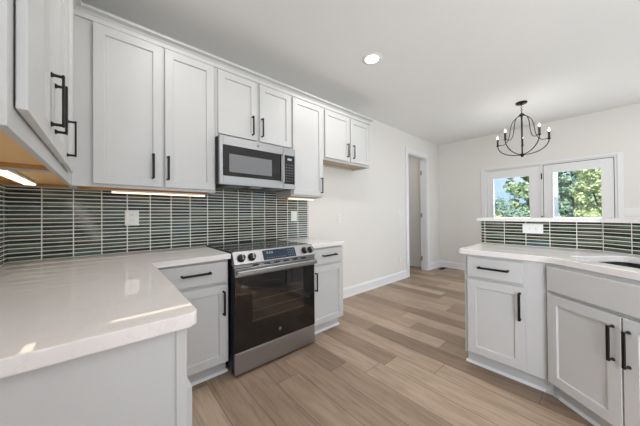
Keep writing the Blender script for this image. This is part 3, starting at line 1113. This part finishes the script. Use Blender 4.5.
# oven door
od = MB().box(0.002, RW - 0.002, -0.690, -0.669, 0.182, 0.806, 0.003).build('oven_door', M['bglass'], rg)
MB().box(0.138, 0.634, -0.6915, -0.690, 0.370, 0.612).build('window', M['ovenwin'], od)
MB().box(0.002, RW - 0.002, -0.697, -0.6895, 0.738, 0.802, 0.002).build('door_rail', M['steel'], od)
hb = MB()
hb.box(0.006, RW - 0.006, -0.742, -0.722, 0.752, 0.790, 0.008, 3)
for x in (0.03, RW - 0.06):
    hb.box(x, x + 0.03, -0.724, -0.696, 0.760, 0.782, 0.003)
hb.build('handle', M['steel'], od)
for x in (0.17, 0.27, 0.36, 0.45, 0.54, 0.63):
    MB().box(x - 0.025, x + 0.025, -0.6915, -0.688, 0.808, 0.818).build('vent_slot', M['darkgap'], rg)
MB().box(0.0, RW, -0.688, -0.66, 0.806, 0.8215).build('vent_trim', M['steel'], rg)
dw = MB().box(0.002, RW - 0.002, -0.690, -0.669, 0.022, 0.177, 0.003).build('drawer', M['steel'], rg)
em = MB()
em.lathe([(0.0, -0.6912), (0.015, -0.6912), (0.015, -0.6895)], (0.385, 0, 0.255), 24, 'Y')
em.build('emblem', M['printing'], od)
e2 = MB()
for rad in (0.0125,):
    pts = [(0.385 + rad * math.cos(a * PI / 12), -0.6914, 0.255 + rad * math.sin(a * PI / 12)) for a in range(25)]
    e2.tube(pts, 0.0009, 6)
for sgn in (-1, 1):
    pts = [(0.385 + sgn * 0.004 + 0.0045 * math.cos(a * PI / 7), -0.6914, 0.255 + 0.005 * math.sin(a * PI / 7)) for a in range(0, 12)]
    e2.tube(pts, 0.0008, 6)
e2.build('monogram', M['darkgap'], od)
for x in (0.04, RW - 0.04):
    for y in (-0.60, -0.06):
        MB().lathe([(0.018, 0.0), (0.018, 0.008), (0.008, 0.012), (0.008, 0.04)], (x, y, 0), 12).build('foot', M['blackplastic'], rg)

# ------------------------------------------------------------------ ceiling lights
def recessed(label, x, y, watt):
    t = thing('ceiling_light', label, 'ceiling light', (x, y, ZC), 0, 'recessed ceiling lights')
    MB().lathe([(0.072, -0.004), (0.098, -0.0035), (0.100, 0.0), (0.072, 0.0)], (0, 0, 0), 32).build('trim_ring', M['ceil'], t)
    MB().lathe([(0.0, -0.0055), (0.066, -0.0050), (0.072, -0.0015), (0.072, 0.0)], (0, 0, 0), 32).build('lens', M['lens'], t)
    d = bpy.data.lights.new('lamp', 'AREA')
    d.shape = 'DISK'
    d.size = 0.13
    d.energy = watt
    d.color = (1.0, 0.965, 0.92)
    o = bpy.data.objects.new('lamp', d)
    COL.objects.link(o)
    o.parent = t
    o.location = (0, 0, -0.008)
    return t


recessed('round glowing recessed light in the hallway ceiling, unseen, added for fill', 4.0, 0.54, 1.8)  # unseen lamp added to brighten the hallway
recessed('round glowing recessed light in the ceiling', 1.325, -0.955, 8)
for (x, y) in ((-0.30, -0.98), (1.325, -3.1), (3.4, -3.4)):  # first read from a bright spot on the doors, others added as fill
    recessed('round glowing recessed light in the ceiling, unseen, for fill', x, y, 4.5 if x < 1 else 9)

# ------------------------------------------------------------------ chandelier
ch = thing('chandelier', 'dark bronze five-candle chandelier hanging before the patio doors', 'chandelier', (3.734, -1.723, ZC))
def z_(z):
    return z + 0.047 - ZC
MB().lathe([(0.0, z_(2.713)), (0.066, z_(2.713)), (0.066, z_(2.700)), (0.058, z_(2.692)), (0.012, z_(2.690)), (0.010, z_(2.672)), (0.0, z_(2.670))], (0, 0, 0), 28).build('canopy', M['bronze'], ch)
cn = MB()
for i in range(4):
    zc_ = z_(2.648) - i * 0.0225
    pts = []
    for a in range(17):
        an = 2 * PI * a / 16
        u, v = 0.010 * math.cos(an), 0.0165 * math.sin(an)
        pts.append((u, 0, zc_ + v) if i % 2 else (0, u, zc_ + v))
    cn.tube(pts, 0.0022, 6, caps=False)
cn.build('chain', M['bronze'], ch)
MB().lathe([(0.0, z_(2.568)), (0.010, z_(2.566)), (0.012, z_(2.552)), (0.030, z_(2.544)), (0.032, z_(2.526)), (0.012, z_(2.516)), (0.0095, z_(2.49)),
            (0.0095, z_(1.995)), (0.028, z_(1.985)), (0.032, z_(1.971)), (0.018, z_(1.957)), (0.010, z_(1.943)), (0.0, z_(1.937))], (0, 0, 0), 20).build('stem', M['bronze'], ch)
R_, ZCUP = 0.30, 2.163
for k in range(5):
    a = math.radians(9 + 72 * k)
    ca_, sa_ = math.cos(a), math.sin(a)
    def pol(r_, z):
        return (r_ * ca_, r_ * sa_, z_(z))
    # lower arm: quarter-ellipse bowl from the bottom hub to the candle cup
    lower = [pol(0.02 + (R_ - 0.02) * math.sin(t * PI / 2 / 14), 1.975 + (ZCUP - 1.975) * (1 - math.cos(t * PI / 2 / 14))) for t in range(15)]
    # upper arm: bell-shaped sweep from the top hub down to the cup
    ctrl = [(0.02, 2.530), (0.060, 2.512), (0.105, 2.468), (0.130, 2.405), (0.142, 2.330), (0.152, 2.270), (0.175, 2.205), (0.215, 2.168), (0.255, 2.165), (R_, 2.176)]
    up_ = []
    for i in range(len(ctrl) - 1):
        p0, p1, p2, p3 = ctrl[max(i - 1, 0)], ctrl[i], ctrl[i + 1], ctrl[min(i + 2, len(ctrl) - 1)]
        for s in range(4):
            t = s / 4
            q = [0.5 * (2 * p1[j] + (p2[j] - p0[j]) * t + (2 * p0[j] - 5 * p1[j] + 4 * p2[j] - p3[j]) * t * t + (3 * p1[j] - p0[j] - 3 * p2[j] + p3[j]) * t ** 3) for j in (0, 1)]
            up_.append(pol(q[0], q[1]))
    up_.append(pol(*ctrl[-1]))
    MB().tube(lower, 0.0062, 8).tube(up_, 0.0048, 8).build('arm', M['bronze'], ch)
    c = (R_ * ca_, R_ * sa_, 0)
    cs = MB().lathe([(0.008, z_(2.156)), (0.019, z_(2.161)), (0.020, z_(2.168)), (0.0125, z_(2.171)), (0.0125, z_(2.264)), (0.0, z_(2.266))], c, 14).build('candle', M['bronze'], ch)
    MB().lathe([(0.006, z_(2.266)), (0.008, z_(2.272)), (0.0105, z_(2.282)), (0.0090, z_(2.294)), (0.004, z_(2.306)), (0.0, z_(2.311))], c, 14).build('bulb', M['bulb'], cs)
    pd = bpy.data.lights.new('candle_light', 'POINT')
    pd.energy = 0.5
    pd.shadow_soft_size = 0.015
    pd.color = (1.0, 0.95, 0.87)
    po = bpy.data.objects.new('candle_light', pd)
    COL.objects.link(po)
    po.parent = ch
    po.location = (c[0], c[1], z_(2.335))

# floor register
fr = thing('floor_vent', 'brown floor register in the far corner by the baseboard', 'vent', (4.88, -0.14, 0))
MB().box(-0.15, 0.15, -0.055, 0.055, 0.0, 0.006, 0.002).build('frame', M['vent'], fr)
lv = MB()
for i in range(14):
    lv.box(-0.125 + i * 0.0185, -0.115 + i * 0.0185, -0.04, 0.04, 0.006, 0.008)
lv.build('louvers', M['darkgap'], fr)

# ------------------------------------------------------------------ garden
struct(MB().box(XF + 0.13, 60, -40, 40, -0.40, -0.32).build('ground', M['lawn']))
pc = thing('porch_post', 'white square porch post seen through the right patio door', 'post', (6.5, -1.785, -0.32))
MB().box(-0.055, 0.055, -0.055, 0.055, 0, 2.75, 0.004).build('shaft', M['post'], pc)
MB().box(-0.07, 0.07, -0.07, 0.07, 0, 0.16, 0.004).box(-0.07, 0.07, -0.07, 0.07, 2.60, 2.75, 0.004).build('collar', M['post'], pc)


def tree(name, label, x, y, h, r, mat, n, size, base=0.35, group=None, cat='tree'):
    rng = random.Random(int(x * 100 + y * 37))
    t = thing(name, label, cat, (x, y, -0.32), 0, group)
    tp = [(0.05 * math.sin(i * 1.3), 0.05 * math.cos(i * 1.7), h * 0.75 * i / 5) for i in range(6)]
    m = MB().tube(tp, [0.022 * h * (1 - 0.15 * i) * 0.5 for i in range(6)], 8)
    for i in range(7):
        a = rng.uniform(0, 2 * PI)
        z = h * rng.uniform(0.25, 0.65)
        m.tube([(0, 0, z), (0.4 * r * math.cos(a), 0.4 * r * math.sin(a), z + 0.12 * h), (0.75 * r * math.cos(a), 0.75 * r * math.sin(a), z + 0.2 * h)], [0.008 * h, 0.005 * h, 0.002 * h], 6)
    m.build('trunk', M['bark'], t)
    c = MB()
    # clumps inside an egg-shaped crown, leaves on the clumps
    cl = []
    for i in range(60):
        u = rng.uniform(-1, 1)
        a = rng.uniform(0, 2 * PI)
        q = math.sqrt(1 - u * u)
        k = rng.uniform(0.45, 1.0)
        cz = h * (base + (1 - base) * 0.5) + u * k * h * (1 - base) * 0.5
        cl.append((Vector((q * k * r * math.cos(a), q * k * r * math.sin(a), cz)), r * rng.uniform(0.22, 0.40)))
    for i in range(n):
        p, cr = cl[rng.randrange(len(cl))]
        d = Vector((rng.gauss(0, 1), rng.gauss(0, 1), rng.gauss(0, 1))).normalized()
        pos = p + d * cr * rng.uniform(0.5, 1.0)
        if pos.z < 0.02:
            pos.z = 0.02
        nn = (d + Vector((rng.gauss(0, .5), rng.gauss(0, .5), rng.gauss(0, .5) + 0.3))).normalized()
        ax = nn.orthogonal().normalized()
        ax.rotate(Matrix.Rotation(rng.uniform(0, 6.28), 3, nn))
        by = nn.cross(ax)
        s = size * rng.uniform(0.6, 1.2)
        pts = [pos - ax * s, pos + by * s * 0.5, pos + ax * s, pos - by * s * 0.5]
        c.bm.faces.new([c.bm.verts.new(v) for v in pts])
    me = bpy.data.meshes.new('crown')
    c.bm.to_mesh(me)
    c.bm.free()
    me.materials.append(mat)
    o = bpy.data.objects.new('crown', me)
    COL.objects.link(o)
    o.parent = t
    return t


GT = 'garden trees beyond the patio doors'
tree('tree', 'leafy green tree filling the right half of the left door glass', 17.2, 0.30, 6.0, 0.95, M['leaf_a'], 6500, 0.12, 0.04, GT)
tree('tree', 'dense blue-green tree in the middle of the right door glass', 20.5, -1.25, 6.6, 1.0, M['leaf_c'], 6500, 0.13, 0.04, GT)
tree('tree', 'sunlit yellow-green tree at the right side of the right door glass', 16.6, -2.35, 6.0, 0.78, M['leaf_b'], 6500, 0.11, 0.04, GT)
tree('tree', 'tall green tree at the back, behind the other trees in the right door', 25.5, -2.0, 9.0, 2.3, M['leaf_a'], 6000, 0.2, 0.05, GT)
tree('tree', 'low distant tree under the open sky in the left door glass', 31, 5.0, 3.3, 1.9, M['leaf_c'], 2200, 0.15, 0.05, GT)
GS = 'garden shrubs below the trees'
tree('shrub', 'pale yellow-green shrub low at the left of the left door glass', 13.6, 0.85, 1.75, 0.36, M['leaf_b'], 1300, 0.06, 0.0, GS, 'shrub')
tree('shrub', 'blue-green shrub low at the right of the left door glass', 13.2, -0.12, 1.75, 0.34, M['leaf_c'], 1300, 0.06, 0.0, GS, 'shrub')
tree('shrub', 'grey-green shrub low beside the porch post in the right door', 13.4, -1.12, 1.8, 0.34, M['leaf_a'], 1300, 0.06, 0.0, GS, 'shrub')
tree('shrub', 'pale yellow-green shrub low at the right of the right door glass', 13.2, -2.05, 1.9, 0.34, M['leaf_b'], 1300, 0.06, 0.0, GS, 'shrub')
